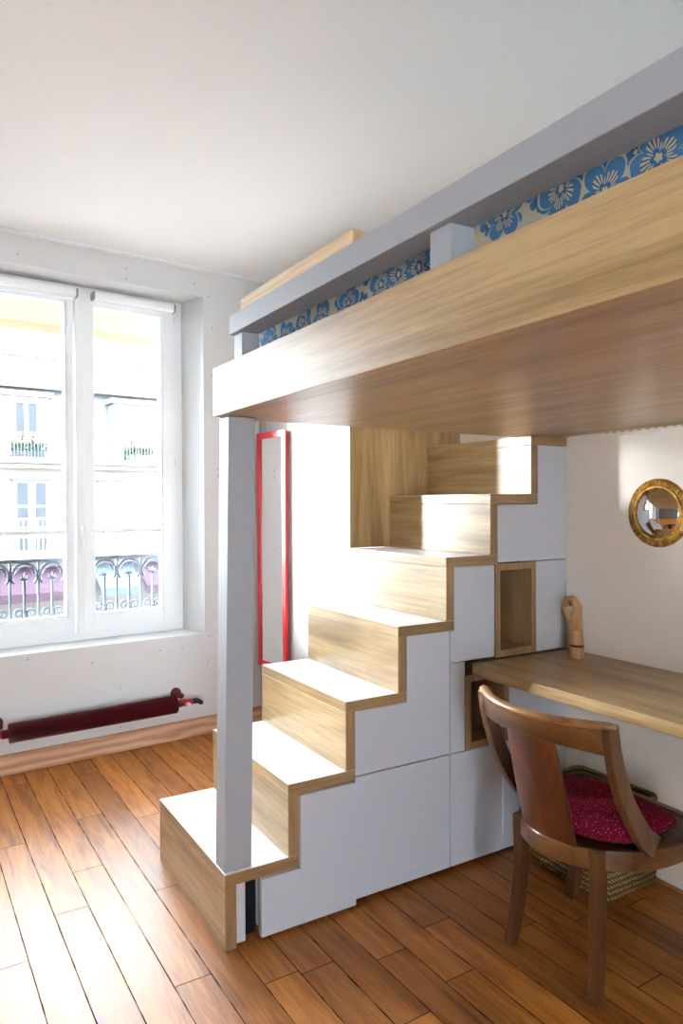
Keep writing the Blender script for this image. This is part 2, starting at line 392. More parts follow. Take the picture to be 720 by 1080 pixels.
def make_window(nm, s0):
    r = thing(nm, WP(s0, 0, ZS), WA, kind='structure')
    B = lambda m, *a, mi=0: m.box(a[0], a[1], a[2], a[3], a[4] - ZS, a[5] - ZS, mi)
    c0, c1 = -.635, .635
    m = MB()
    B(m, c0 - .04, c0 + .05, .21, .28, ZS + .002, ZT + .03); B(m, c1 - .05, c1 + .04, .21, .28, ZS + .002, ZT + .03)
    B(m, c0 + .05, c1 - .05, .21, .28, ZS + .002, .636); B(m, c0 + .05, c1 - .05, .21, .28, 2.515, ZT + .03)
    m.build('window_frame', 'pvc', r, .003, local=True)
    m = MB(); B(m, -.68, .68, .285, .46, ZS - .01, ZS + .012)
    m.build('window_sill', 'stone', r, .003, local=True)
    for side in (-1, 1):
        m = MB(); zb, zt = .636, 2.515
        xo = side * .585; xi = side * .004
        go = side * .512; gi = -.036 if side < 0 else .099
        xi = -.002 if side < 0 else .006
        lo, hi = min(xo, go), max(xo, go)
        B(m, lo, hi, .200, .262, zb, zt)
        lo, hi = min(xi, gi), max(xi, gi)
        B(m, lo, hi, .200, .262, zb, zt)
        a, b = min(go, gi), max(go, gi)
        B(m, a, b, .200, .262, zb, .722); B(m, a, b, .200, .262, 2.462, zt)
        # glazing beads
        for bx in ((a, a + .012, .722, 2.462), (b - .012, b, .722, 2.462), (a, b, .722, .734), (a, b, 2.450, 2.462)):
            B(m, bx[0], bx[1], .207, .255, bx[2], bx[3])
        if side > 0: B(m, .006, .052, .188, .200, zb + .01, zt - .01)
        sash = m.build('sash', 'pvc', r, .002, local=True)
        m = MB(); B(m, a + .004, b - .004, .232, .238, .728, 2.456)
        m.build('pane', 'glass', sash, local=True)
        m = MB(); B(m, a + .002, b - .002, .222, .246, 1.182, 1.208)
        m.build('glazing_bar', 'pvc', sash, .002, local=True)
        for hz in (.70, 1.60, 2.44):
            hm = MB().lathe([(.006, hz - ZS - .022), (.006, hz - ZS + .022)], (side * .588, .196, 0), 'z', 12)
            hm.build('hinge', 'wplastic', sash, local=True)
    m = MB(); m.box(.022, .046, .180, .188, 1.09 - ZS, 1.24 - ZS); m.tube([(.034, .188, 1.215 - ZS), (.034, .150, 1.215 - ZS)], .008, 10)
    m.tube([(.034, .150, 1.222 - ZS), (.034, .148, 1.18 - ZS), (.034, .150, 1.10 - ZS)], [.009, .010, .008], 10)
    m.build('window_handle', 'wplastic', r, .001, local=True)
    return r
SC = 0.794
make_window('window_1', SC); make_window('side_light_window', -.47).scale = (.36, 1, 1)          # unseen window added for side light, squeezed narrow to limit it

def blind(s0, s1, label):
    c = (s0 + s1) / 2; hw = (s1 - s0) / 2; z0 = 2.474
    r = thing('roller_blind', WP(c, .165, z0), WA, label=label, cat='blind', group='roller blinds at the window head')
    pf = [(-.026, .045), (.030, .045), (.030, .010), (.012, .0), (-.016, .0), (-.026, .010)]
    MB().prism([(y, z) for y, z in pf], 'x', -hw + .010, hw - .010).build('cassette', 'blind', r, .004, local=True)
    for sd in (-1, 1):
        MB().prism([(y * 1.06, z * 1.03 - .001) for y, z in pf], 'x', min(sd * hw, sd * (hw - .0095)), max(sd * hw, sd * (hw - .0095))).build('end_cap', 'greyplastic', r, .002, local=True)
    MB().box(-hw + .02, hw - .02, -.004, .004, -.012, .0).build('bottom_bar', 'blind', r, .002, local=True)
    return r
blind(.885, 1.365, 'white roller blind rolled up at the top of the right window sash')
blind(.235, .805, 'white roller blind rolled up over the left sash, cut by the photo edge')

# ------------------------------------------------------------------ outside: balcony railing, awning, facade, street
def railing(s0, s1, label):
    r = thing('balcony_railing', WP((s0 + s1) / 2, .37, .60), WA, label=label, cat='railing')
    hw = (s1 - s0) / 2; zt, zb = .445, .03
    MB().box(-hw, hw, -.016, .016, zt - .022, zt).build('top_rail', 'iron', r, .004, local=True)
    MB().box(-hw, hw, -.008, .008, zb, zb + .016).build('bottom_rail', 'iron', r, .003, local=True)
    n = int(round(2 * hw / .138)); pitch = 2 * hw / n
    for sd in (-1, 1):
        m = MB(); m.box(sd * hw - .010, sd * hw + .010, -.012, .012, 0.012, zt - .02); m.lathe([(.002, zt + .03), (.013, zt + .018), (.013, zt + .008), (.006, zt)], (sd * hw, 0, 0), 'z', 12)
        m.build('end_post', 'iron', r, .002, local=True)
    for i in range(n):
        x = -hw + pitch * (i + .5)
        m = MB()
        R = pitch * .46; zc = zt - .022 - R - .004
        m.tube([(x + R * cos(a), 0, zc + R * sin(a)) for a in [pi * q / 14 for q in range(-3, 18)]], .0068, 6)
        m.tube([(x + R * .72 * cos(a), 0, zc + R * .72 * sin(a)) for a in [pi * q / 14 for q in range(0, 15)]], .0046, 6)
        # palmette
        for a in (-1.25, -.62, 0, .62, 1.25):
            L_ = .036 if a else .042
            m.tube([(x, 0, zc - .026), (x + sin(a) * L_ * .55, 0, zc - .026 + cos(a) * L_ * .5), (x + sin(a) * L_, 0, zc - .026 + cos(a) * L_ * 1.05)], [.0022, .0050, .0014], 6)
        m.lathe([(.003, -.006), (.011, 0), (.003, .006)], (x, 0, zc - .036), 'y', 10)
        m.build('arch_ornament', 'iron', r, local=True)
        m = MB(); m.box(x - .0065, x + .0065, -.0065, .0065, zb + .016, zc - .03); m.build('bar', 'iron', r, .001, local=True)
        if i < n - 1:
            xb = x + pitch / 2
            m = MB(); m.box(xb - .0055, xb + .0055, -.0055, .0055, zb + .016, zt - .022); m.build('bar', 'iron', r, .001, local=True)
        m = MB()
        for sd in (-1, 1):
            sp = []
            for q in range(22):
                a = q / 21 * 2.1 * pi; rad = .024 * (1 - .62 * q / 21)
                sp.append((x + sd * (.034 + rad * cos(pi + a) ), 0, zb + .115 + rad * sin(pi + a) * -1))
            m.tube([(x + sd * .005, 0, zb + .02), (x + sd * .030, 0, zb + .05), (x + sd * .012, 0, zb + .09)] + sp[1:], .0056, 6)
            m.tube([(x + sd * (.012 + .040 * sin(a)), 0, zb + .016 + .042 * (1 - cos(a))) for a in [q / 8 * 2.2 for q in range(9)]], .0052, 6)
        m.build('scroll_ornament', 'iron', r, local=True)
    return r
railing(.20, 1.372, 'blue grey wrought iron balcony railing with arches and scrolls outside the window')
# outdoor awning over the window
aw = thing('window_awning', WP(SC, .40, 2.39), WA, label='pale orange canvas awning hanging outside across the window head', cat='awning')
m = MB()
prof = [(.02, .42), (.10, .33), (.20, .20), (.30, .075), (.32, .05), (.322, .0)]
rings = [[(x, y - .0, z) for y, z in prof] + [(x, y + .004, z + .002) for y, z in reversed(prof)] for x in (-.80, -.4, 0, .4, .80)]
m.loft(rings, 0, False, True).build('canvas', 'awning', aw, local=True)
MB().tube([(-.80, .332, .058), (.80, .332, .058)], .006, 10).build('front_bar', 'wplastic', aw, local=True)
MB().box(-.82, .82, .0, .07, .41, .47).build('cassette', 'wplastic', aw, .01, local=True)

OF = 19.0
def facade():
    r = thing('apartment_building', WP(5.5, OF, -4.2), WA, label='pale stone apartment building across the street with grey mansard storey', cat='building')
    oz = -4.2; dx = 5.5
    b = lambda m, s0, s1, o0, o1, z0, z1, mi=0: m.box(s0 - dx, s1 - dx, o0, o1, z0 - oz, z1 - oz, mi)
    L0, L1 = 0.2, 13.5
    m = MB(); b(m, L0, L1, 0, 8, -4.2, 2.60)
    for z in (-.25, .05): b(m, L0, L1, -.05, .0, z, z + .06)
    m.build('wall', 'stone', r, local=True)
    m = MB(); b(m, L0 - .1, L1 + .1, -.30, .3, 2.60, 2.78); b(m, L0, L1, -.18, .3, 2.45, 2.60); m.build('ledge', 'stone', r, .02, local=True)
    m = MB(); m.prism([(.15, 2.78 - oz), (.75, 5.0 - oz), (8, 5.0 - oz), (8, 2.78 - oz)], 'x', L0 - dx, L1 - dx); m.build('mansard', 'zinc', r, local=True)
    m = MB(); b(m, L0, L1, .45, 1.0, 4.95, 5.10); b(m, L0, L1, .60, 1.0, 5.10, 5.24); m.build('cornice', 'stone', r, .02, local=True)
    m = MB(); b(m, L0, L1, 1.0, 8, 5.0, 8.2)
    b(m, L0, L1, .94, 1.0, 6.0, 6.08)
    m.build('attic_storey', 'stone', r, local=True)
    for s0 in (7.0, 8.6): 
        mm = MB(); b(mm, s0, s0 + .9, .95, 1.04, 5.6, 7.4); mm.build('attic_window', 'curtain', r, .01, local=True)
    for s0, s1 in ((1.1, 2.05), (4.1, 5.05), (7.45, 8.45), (10.8, 11.8)):      # dormers in the mansard
        m = MB(); b(m, s0 - .22, s1 + .22, .05, .9, 2.78, 4.62); b(m, s0 - .32, s1 + .32, -.02, .9, 4.62, 4.78)
        d = m.build('dormer', 'stone', r, .02, local=True)
        m = MB(); b(m, s0, s1, .0, .06, 2.85, 4.50); m.build('glazing', 'fglass', d, local=True)
        m = MB(); c = (s0 + s1) / 2
        b(m, c - .05, c + .05, -.03, .03, 2.85, 4.50); b(m, s0 - .03, s0 + .05, -.03, .03, 2.85, 4.5); b(m, s1 - .05, s1 + .03, -.03, .03, 2.85, 4.5); b(m, s0, s1, -.03, .03, 4.42, 4.52)
        m.build('window_frame', 'trimwhite', d, local=True)
        m = MB(); b(m, s0 + .05, c - .28, -.02, -.005, 2.9, 4.42); b(m, c + .30, s1 - .05, -.02, -.005, 2.9, 4.42); m.build('curtain', 'curtain', d, local=True)
        m = MB(); b(m, s0 - .1, s1 + .1, -.22, -.19, 3.50, 3.54)
        for i in range(13): 
            x = s0 - .09 + i * (s1 - s0 + .18) / 12; b(m, x - .012, x + .012, -.215, -.195, 2.78, 3.52)
        m.build('balustrade', 'iron', d, local=True)
    for s0, s1, sh in ((1.2, 2.1, 0), (4.3, 5.1, 0), (6.8, 7.75, 1), (8.9, 9.8, 0), (11.3, 12.2, 1)):      # windows of the stone storey
        m = MB(); b(m, s0 - .12, s1 + .12, -.06, .02, -.25, 2.12); b(m, s0 - .2, s1 + .2, -.12, .02, 2.12, 2.24); f = m.build('window', 'stone', r, .01, local=True)
        if sh:
            m = MB(); b(m, s0, s1, -.085, -.055, .0, 2.02)
            for i in range(24): b(m, s0, s1, -.095, -.08, .02 + i * .083, .06 + i * .083)
            m.build('shutter', 'shutter', f, local=True)
        else:
            c = (s0 + s1) / 2
            m = MB(); b(m, s0, c - .09, -.08, -.055, .0, 2.02); b(m, c + .09, s1, -.08, -.055, .0, 2.02); m.build('pane', 'fglass', f, local=True)
            m = MB(); b(m, c - .09, c + .09, -.1, -.05, .0, 2.02); b(m, s0, s1, -.09, -.05, 1.3, 1.34); b(m, s0, s1, -.09, -.05, .66, .70); m.build('window_frame', 'trimwhite', f, local=True)
    m = MB(); b(m, L0, L1, -.45, 0, -.32, -.20); b(m, L0, L1, -.45, -.42, .92, .97); b(m, L0, L1, -.44, -.42, .4, .42)
    for i in range(100): x = L0 + (i + .5) * (L1 - L0) / 100; b(m, x - .012, x + .012, -.44, -.42, -.2, .95)
    m.build('balcony', 'trimwhite', r, local=True)
    for s0, s1, mt in ((.6, 6.3, 'shopred'), (6.45, 7.75, 'shopblue'), (7.9, 12.8, 'shopred')):
        m = MB(); m.prism([(-.02, -.52 - oz), (-1.0, -1.2 - oz), (-1.0, -1.45 - oz), (-.98, -1.45 - oz), (-.98, -1.22 - oz), (-.02, -.58 - oz)], 'x', s0 - dx, s1 - dx); m.build('shop_awning', mt, r, local=True)
    return r
facade()
for s0, s1, lab in ((4.05, 5.15, 'window box of orange flowers on the balcony of the left dormer opposite'), (7.5, 8.5, 'window box of orange flowers on the balcony of the right dormer opposite')):
    w_ = s1 - s0
    r = thing('window_box', WP((s0 + s1) / 2, OF - .10, 2.785), WA, label=lab, cat='planter', group='flower boxes across the street')
    MB().box(-w_ / 2 + .1, w_ / 2 - .1, -.085, .0, 0, .18).build('trough', 'fglass', r, .01, local=True)
    rr = random.Random(s0)
    for nm, mt, zlo, zhi, cnt in (('foliage', 'leaf', .16, .42, 260), ('flowers', 'petal', .40, .68, 130)):
        m = MB()
        for i in range(cnt):
            c = Vector((rr.uniform(-w_ / 2, w_ / 2), rr.uniform(-.085, .03), rr.uniform(zlo, zhi))); a = rr.uniform(0, 6.28); t = rr.uniform(-.8, .8); q = .045
            u = Vector((cos(a), sin(a) * .4, t)).normalized() * q; v = Vector((-sin(a), cos(a) * .4, .7)).normalized() * q
            m.faces([tuple(c - u), tuple(c - v * .6), tuple(c + u), tuple(c + v)], [(0, 1, 2, 3)])
        o = m.build(nm, mt, r, local=True); o['kind'] = 'stuff'
# unseen rest of our own street front, added to screen the facade from sky
m = MB(); m.box(-14, -2.62, .02, .42, -4.2, 12); m.box(2.62, 14, .02, .42, -4.2, 12); m.box(-2.62, 2.62, .02, .42, H + .13, 12); m.box(-2.62, 2.62, .02, .42, -4.2, -.11)
o = m.build('street_front_screen', 'stone'); o.location = (0, YW, 0); o.rotation_euler = (0, 0, WA); tag(o, **st)
sg = MB().box(-40, 40, 4.6, 60, -4.4, -4.2).build('street_ground', 'street'); tag(sg, **st)

# ------------------------------------------------------------------ radiator under the window
r = thing('finned_radiator', WP(.82, -.085, .175), WA, label='dark burgundy finned tube radiator low on the window wall', cat='radiator')
zc = .052
MB().tube([(-.46, 0, zc), (.47, 0, zc)], .021, 14).build('pipe', 'radred', r, local=True)
m = MB()
for i in range(92):
    x = -.425 + i * .0094
    m.lathe([(.022, x), (.049, x + .0004), (.050, x + .0012), (.049, x + .002), (.022, x + .0024)], (0, 0, zc), 'x', 22)
m.build('fins', 'radred', r, local=True)
for x in (-.475, .475):
    sd = 1 if x > 0 else -1
    MB().lathe([(.016, -.0), (.016, .082)], (x * .985, 0, zc + .040), 'y', 14).lathe([(.030, .075), (.030, .0848)], (x * .985, 0, zc + .040), 'y', 20).build('wall_bracket', 'radred', r, local=True)
    MB().tube([(x * .96, 0, zc), (x + sd * .055, 0, zc)], .017, 14).lathe([(.021, x + sd * .004), (.021, x + sd * .02)], (0, 0, zc), 'x', 6).build('valve', 'valvered', r, local=True)
    MB().lathe([(.013, -.034), (.013, -.012)], (x + sd * .022, 0, zc - .008), 'y', 12).build('vent_cap', 'wplastic', r, local=True)
MB().tube([(.53, 0, zc), (.545, 0, zc), (.565, -.004, zc + .002)], [.014, .017, .015], 12).tube([(.556, -.002, zc + .004), (.585, -.006, zc - .014), (.592, -.008, zc - .019)], [.014, .0135, .009], 12).build('thermostat_knob', 'black', r, local=True)

# ------------------------------------------------------------------ storage staircase
X0, Y0, T, R, SWD = .7936, 1.9983, .21275, .22932, .652
BT = .036
Y1 = Y0 + SWD
stc = thing('storage_staircase', (X0, Y0, 0), label='oak and white storage staircase of seven steps climbing to the loft bed', cat='stairs')
Xk = lambda k_: X0 + (k_ - 1) * T
g = .0008
for k_ in range(1, 8):
    xe = min(Xk(k_ + 1) + BT, XR - .001) if k_ < 7 else XR - .001
    o = MB().box(Xk(k_), xe, Y0, Y1 - (.0 if k_ < 5 else .001), k_ * R - BT + g, k_ * R - .0012).box(Xk(k_) + .0006, xe, Y0 + .0004, Y1 - .0015, k_ * R - .0012, k_ * R, 1).build('tread', ['oak_y', 'treadwhite'], stc)
    o = MB().box(Xk(k_), Xk(k_) + BT, Y0, Y1 - .001, (k_ - 1) * R + (g if k_ > 1 else .001), k_ * R - BT - g).build('riser', 'oak_y', stc, .0012)
# edge banding seen on the side of treads and risers
for k_ in range(1, 8):
    xe = Xk(k_ + 1) + BT if k_ < 7 else XR - .002
    MB().box(Xk(k_) + .0005, xe, Y0 - .0012, Y0 - .0001, k_ * R - BT, k_ * R - .0006).build('edge_band', 'oak_edge', stc)
    MB().box(Xk(k_) + .0005, Xk(k_) + BT, Y0 - .0012, Y0 - .0001, (k_ - 1) * R + .0006, k_ * R - BT - .0006).build('edge_band', 'oak_edge_z', stc)
MB().box(Xk(5), XR - .002, Y1 + .001, Y1 + .020, 5 * R + .0012, 1.76).build('side_panel', ['oak_z'], stc, .001)
MB().prism([(Xk(5) + .05, .02), (XR - .004, .02), (XR - .004, 7 * R - BT - .004), (Xk(7) + BT + .002, 7 * R - BT - .004), (Xk(7) + BT + .002, 6 * R - BT - .004), (Xk(6) + BT + .002, 6 * R - BT - .004), (Xk(6) + BT + .002, 5 * R - BT - .004), (Xk(5) + .05, 5 * R - BT - .004)], 'y', Y1 - .03, Y1 - .016).build('back_panel', 'door', stc)
MB().prism([(X0 + BT + .002, .02), (Xk(5) + .04, .02), (Xk(5) + .04, 4 * R + .1), (Xk(5) - .002, 4 * R - BT - .004), (Xk(4) + BT + .002, 4 * R - BT - .004), (Xk(4) + BT + .002, 3 * R - BT - .004), (Xk(3) + BT + .002, 3 * R - BT - .004), (Xk(3) + BT + .002, 2 * R - BT - .004), (Xk(2) + BT + .002, 2 * R - BT - .004), (Xk(2) + BT + .002, R - BT - .004), (X0 + BT + .002, R - BT - .004)], 'y', Y1 - .03, Y1 - .016).build('back_panel', 'door', stc)
MB().box(.93, XR - .004, Y0 + .035, Y1 - .05, 0.001, .022).build('plinth', 'dark', stc)  # near-black colour stands in for the shade beneath the fronts
def front(poly, y0, name='door', mats='door', dep=.018):
    return MB().prism(poly, 'y', y0, y0 + dep).build(name, mats, stc, .0012)
e = .002; YF = Y0 + .0015
b1 = lambda k_: k_ * R - BT - e                         # underside of tread k
rb = lambda k_: Xk(k_) + BT + e                         # right side of riser k
front([(rb(1), .012), (.860, .012), (.860, b1(1)), (rb(1), b1(1))], YF, 'stile')
MB().box(.8615, .913, Y0 + .045, Y0 + .055, .003, b1(1) - .002).build('gap_shade_panel', 'dark', stc)  # dark sheet added to paint the shade inside the drawer gap
# pulled-out drawer under the two lowest steps
dr = front([(.907, .013), (1.249, .013), (1.249, b1(2)), (rb(2), b1(2)), (rb(2), b1(1)), (.907, b1(1))], Y0 - .014, 'drawer')
MB().box(.9075, 1.245, Y0 + .0045, Y0 + .012, .016, b1(1) - .002).build('front_backing', 'oak_edge_z', dr)
MB().box(.914, .926, Y0 + .0125, Y0 + .58, .026, b1(1) - .006).build('drawer_side', 'door', dr)
MB().box(1.222, 1.234, Y0 + .0125, Y0 + .58, .026, b1(1) - .006).build('drawer_side', 'door', dr)
MB().box(.927, 1.221, Y0 + .0125, Y0 + .58, .026, .036).build('drawer_bottom', 'door', dr)
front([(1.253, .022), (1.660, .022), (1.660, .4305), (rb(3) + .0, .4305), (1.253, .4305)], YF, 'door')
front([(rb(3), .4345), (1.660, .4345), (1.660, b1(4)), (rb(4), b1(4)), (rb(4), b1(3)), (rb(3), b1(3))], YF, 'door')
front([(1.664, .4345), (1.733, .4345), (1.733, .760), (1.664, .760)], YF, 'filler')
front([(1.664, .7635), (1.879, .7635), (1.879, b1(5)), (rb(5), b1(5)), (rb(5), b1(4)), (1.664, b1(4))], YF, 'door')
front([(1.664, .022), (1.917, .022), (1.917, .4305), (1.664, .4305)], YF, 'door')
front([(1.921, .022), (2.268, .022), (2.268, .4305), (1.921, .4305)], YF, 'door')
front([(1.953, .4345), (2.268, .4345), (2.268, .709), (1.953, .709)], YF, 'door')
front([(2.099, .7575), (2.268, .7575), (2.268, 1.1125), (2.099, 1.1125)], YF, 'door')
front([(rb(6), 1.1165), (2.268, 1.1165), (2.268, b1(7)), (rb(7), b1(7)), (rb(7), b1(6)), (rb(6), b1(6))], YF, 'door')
def niche(x0, x1, z0, z1, t=.026, d=.30):
    m = MB(); y0, y1 = Y0 - .001, Y0 + d
    m.box(x0, x0 + t, y0, y1, z0, z1); m.box(x1 - t, x1, y0, y1, z0, z1); m.box(x0 + t, x1 - t, y0, y1, z0, z0 + t); m.box(x0 + t, x1 - t, y0, y1, z1 - t, z1)
    m.box(x0 + t, x1 - t, y1 - .012, y1, z0 + t, z1 - t)
    return m.build('open_niche', 'oak_edge_z', stc, .001)
niche(1.8815, 2.0965, .7575, 1.1125); niche(1.7355, 1.9505, .4345, .709)

# ------------------------------------------------------------------ loft bed
bed = thing('loft_bed', (.80, 1.0, 1.606), label='grey railed loft bed with wide oak side board above the desk', cat='bed')
MB().box(.785, .815, -.02, 2.051, 1.606, 1.752).build('side_board', 'oak_y', bed, .0015)
MB().box(.820, XR - .003, -.02, 2.075, 1.608, 1.628).build('base_panel', 'oak_y', bed, .001)
MB().box(.820, XR - .003, 2.078, 2.100, 1.608, 1.752).build('end_board', 'oak_x', bed, .001)
MB().box(.800, .870, -.02, 1.955, 1.835, 1.891).build('guard_rail', 'greypaint', bed, .002)
for y0, y1 in ((1.896, 1.955), (.975, 1.034), (.05, .109)):
    MB().box(.8155, .870, y0, y1, 1.628, 1.8345).build('rail_stub', 'greypaint', bed, .0015)
m = MB(); m.box(.8725, .905, 1.39, 2.04, 1.885, 1.972); m.box(.8705, .8725, 1.392, 2.038, 1.885, 1.948)
m.build('guard_board', 'pale_pine', bed, .0015)
# the post leans a little, as it stands on the lowest step
zt = 1.6055; lx = .022
px0, px1, py0, py1 = .797, .885, 2.009, 2.083
m = MB().loft([[(px0, py0, R + .0005), (px1, py0, R + .0005), (px1, py1, R + .0005), (px0, py1, R + .0005)], [(px0 + lx, py0, zt), (px1 + lx, py0, zt), (px1 + lx, py1, zt), (px0 + lx, py1, zt)]], smooth=False)
m.build('post', 'greypaint', bed, .002)
# mattress with a fitted flowered sheet
def mattress():
    m = MB(); nx, ny = 24, 60; x0, x1, y0, y1, z0, z1 = .909, XR - .02, .02, 1.99, 1.630, 1.925
    rr = lambda t: t
    rings = []
    for i in range(ny + 1):
        y = y0 + (y1 - y0) * i / ny; ring = []
        k0 = min(i, ny - i); ins = .03 * max(0, 1 - k0 / 2.0) ** 2
        for (ax, az) in [(0, 0), (0, .25), (0, .5), (0, .75), (0, .92), (.012, .985), (.03, 1), (.25, 1), (.5, 1), (.75, 1), (.97, 1), (1, .92), (1, .5), (1, 0)]:
            wob = .007 * sin(17 * y + 9 * az) * sin(31 * y + 2 * ax) if 0 < az else 0
            ring.append((x0 + (x1 - x0) * ax + (wob if ax == 0 else 0), y, z0 + (z1 - z0) * az - (ins if az > .9 else 0) + (wob * .8 if az > .9 else 0)))
        rings.append(ring)
    m.loft(rings, 0, True, True)
    return m.build('mattress', 'floral')
o = mattress(); tag(o, label='mattress in a blue flowered cream sheet lying on the loft bed', cat='mattress')
# LED tape on the wall just beneath the bed
o = thing('led_strip', (2.255, 1.0, 1.594), label='thin cream LED strip under the loft bed along the right wall', cat='light strip')
MB().box(2.247, 2.2715, .30, 1.80, 1.600, 1.6075).build('tape', 'led', o, .001)
MB().box(2.244, 2.2715, .30, 1.803, 1.594, 1.5997).build('channel', 'trimwhite', o, .001)

# ------------------------------------------------------------------ desk
DZ = .752
m = MB().prism([(1.765, Y0 - .0025), (2.2695, Y0 - .0025), (2.2695, .10), (1.740, .10), (1.740, 1.80), (1.742, 1.90), (1.752, 1.975)], 'z', DZ - .037, DZ)
dk = m.build('desk', 'oak_y', None, .002); tag(dk, label='long oak desk board fixed along the right wall from the staircase', cat='desk')

# ------------------------------------------------------------------ wooden mannequin hand
def hand():
    bx, by = 2.163, 1.855
    r = thing('mannequin_hand', (bx, by, DZ), radians(118), label='jointed wooden mannequin hand with curled fingers standing on the desk corner', cat='hand model')
    # local: +x = palm side (fingers curl that way), y = across the palm, z up
    MB().lathe([(.0265, 0), (.0275, .002), (.0272, .040), (.0255, .043)], (0, 0, 0), 'z', 32).build('base', 'beech', r, local=True)
    MB().lathe([(.0250, .043), (.0268, .045), (.0268, .050), (.0250, .052)], (0, 0, 0), 'z', 32).build('ring', 'ringred', r, local=True)
    rings = []
    for z, a, b in ((.052, .026, .0265), (.075, .0245, .0255), (.100, .0215, .024), (.112, .021, .024)):
        rings.append([(a * cos(2 * pi * j / 24), b * sin(2 * pi * j / 24), z) for j in range(24)])
    MB().loft(rings).build('forearm', 'beech', r, local=True)
    rings = []
    for z, a, b, ox in ((.110, .020, .026, 0), (.118, .023, .030, .001), (.135, .0235, .035, .003), (.160, .021, .038, .002), (.182, .0175, .039, -.002), (.194, .014, .0385, -.004), (.198, .010, .036, -.004)):
        ring = []
        for j in range(28):
            t = 2 * pi * j / 28; c, s_ = cos(t), sin(t); n_ = 2 / 2.6
            ring.append((ox + a * abs(c) ** n_ * (1 if c > 0 else -1), b * abs(s_) ** n_ * (1 if s_ > 0 else -1), z))
        rings.append(ring)
    MB().loft(rings).build('palm', 'beech', r, local=True)
    for i, (y, L, lift) in enumerate(((.029, .92, .0), (.0095, 1.05, .003), (-.0098, 1.0, .002), (-.0285, .80, -.003))):
        p0 = Vector((-.005, y, .192 + lift)); a = radians(64)
        f = MB(); prev = p0; ang = radians(64)
        segs = ((.036 * L, .0092), (.025 * L, .0086), (.020 * L, .0078))
        for q, (l, rad) in enumerate(segs):
            d = Vector((cos(ang), 0, sin(ang))); nx_ = prev + d * l
            f.tube([prev - d * rad * .55, prev - d * rad * .2, prev + d * .002, prev + (nx_ - prev) * .5, nx_ - d * .002, nx_ + d * rad * .2, nx_ + d * rad * .55], [rad * .45, rad * .85, rad, rad * .96, rad * .97, rad * .8, rad * .35], 12)
            prev = nx_; ang -= radians((74, 70, 50)[q])
        f.build('finger', 'beech', r, local=True)
    f = MB(); prev = Vector((.012, .028, .140)); 
    for l, rad, d in ((.026, .0105, Vector((.50, .40, .76))), (.020, .0092, Vector((.30, .0, .95))), (.015, .0080, Vector((.50, -.20, .80)))):
        d.normalize(); nx_ = prev + d * l
        f.tube([prev - d * rad * .5, prev, prev + (nx_ - prev) * .5, nx_, nx_ + d * rad * .5], [rad * .5, rad, rad * .95, rad * .9, rad * .35], 12); prev = nx_
    f.build('thumb', 'beech', r, local=True)
hand()

# ------------------------------------------------------------------ convex sunburst mirror on the right wall
r = thing('convex_mirror', (XR, 1.585, 1.304), label='small round convex mirror in a gilded ribbed frame on the right wall', cat='mirror')
N = 288
prof = [(.0885, -.004), (.0885, -.009), (.091, -.013), (.094, -.013), (.0975, -.008), (.099, -.010), (.110, -.011), (.121, -.007), (.123, -.0015)]
rings = []
for q, (rad, h) in enumerate(prof):
    ring = []
    for j in range(N):
        a = 2 * pi * j / N; rib = (j // 2) % 2
        dh = (.0065 if rib else 0.0) if q in (5, 6, 7) else 0; dr_ = -.0012 if (rib and q >= 7) else 0
        ring.append((XR + h + dh, 1.585 + (rad + dr_) * cos(a), 1.304 + (rad + dr_) * sin(a)))
    rings.append(ring)
m = MB().loft(rings, 0, False, False)
m.build('frame', 'gold', r, smooth=False)
MB().lathe([(.118, -.0005), (.118, -.003), (.086, -.0035)], (XR, 1.585, 1.304), 'x', 48).build('backing', 'dark', r)
Rs = .150; prof = []
for i in range(13):
    t = math.asin(.0883 / Rs) * (1 - i / 12); prof.append((max(Rs * sin(t), .0002), -.006 - (Rs * cos(t) - Rs * cos(math.asin(.0883 / Rs)))))
MB().lathe(prof, (XR, 1.585, 1.304), 'x', 64).build('mirror_glass', 'mirror', r)

# ------------------------------------------------------------------ red mirror hanging beside the window
r = thing('wall_mirror', (1.787, 3.752, .385), radians(8.2), label='tall narrow mirror in a red frame hung on the white closet side past the stairs', cat='mirror')
hw, hh, t, dp = .146, 1.375, .034, .018
m = MB(); m.box(0, dp, -hw, -hw + t, 0, hh); m.box(0, dp, hw - t, hw, 0, hh); m.box(0, dp, -hw + t, hw - t, 0, t); m.box(0, dp, -hw + t, hw - t, hh - t, hh)
m.build('frame', 'red', r, .002, local=True)
MB().box(dp - .012, dp - .004, -hw + t - .003, hw - t + .003, t - .003, hh - t + .003).build('mirror_glass', 'mirror', r, local=True)
MB().tube([(.012, .125, hh), (.030, .10, hh + .21)], .0015, 6).tube([(.012, .070, hh), (.030, .10, hh + .21)], .0015, 6).build('hanging_cord', 'cord', r, local=True)

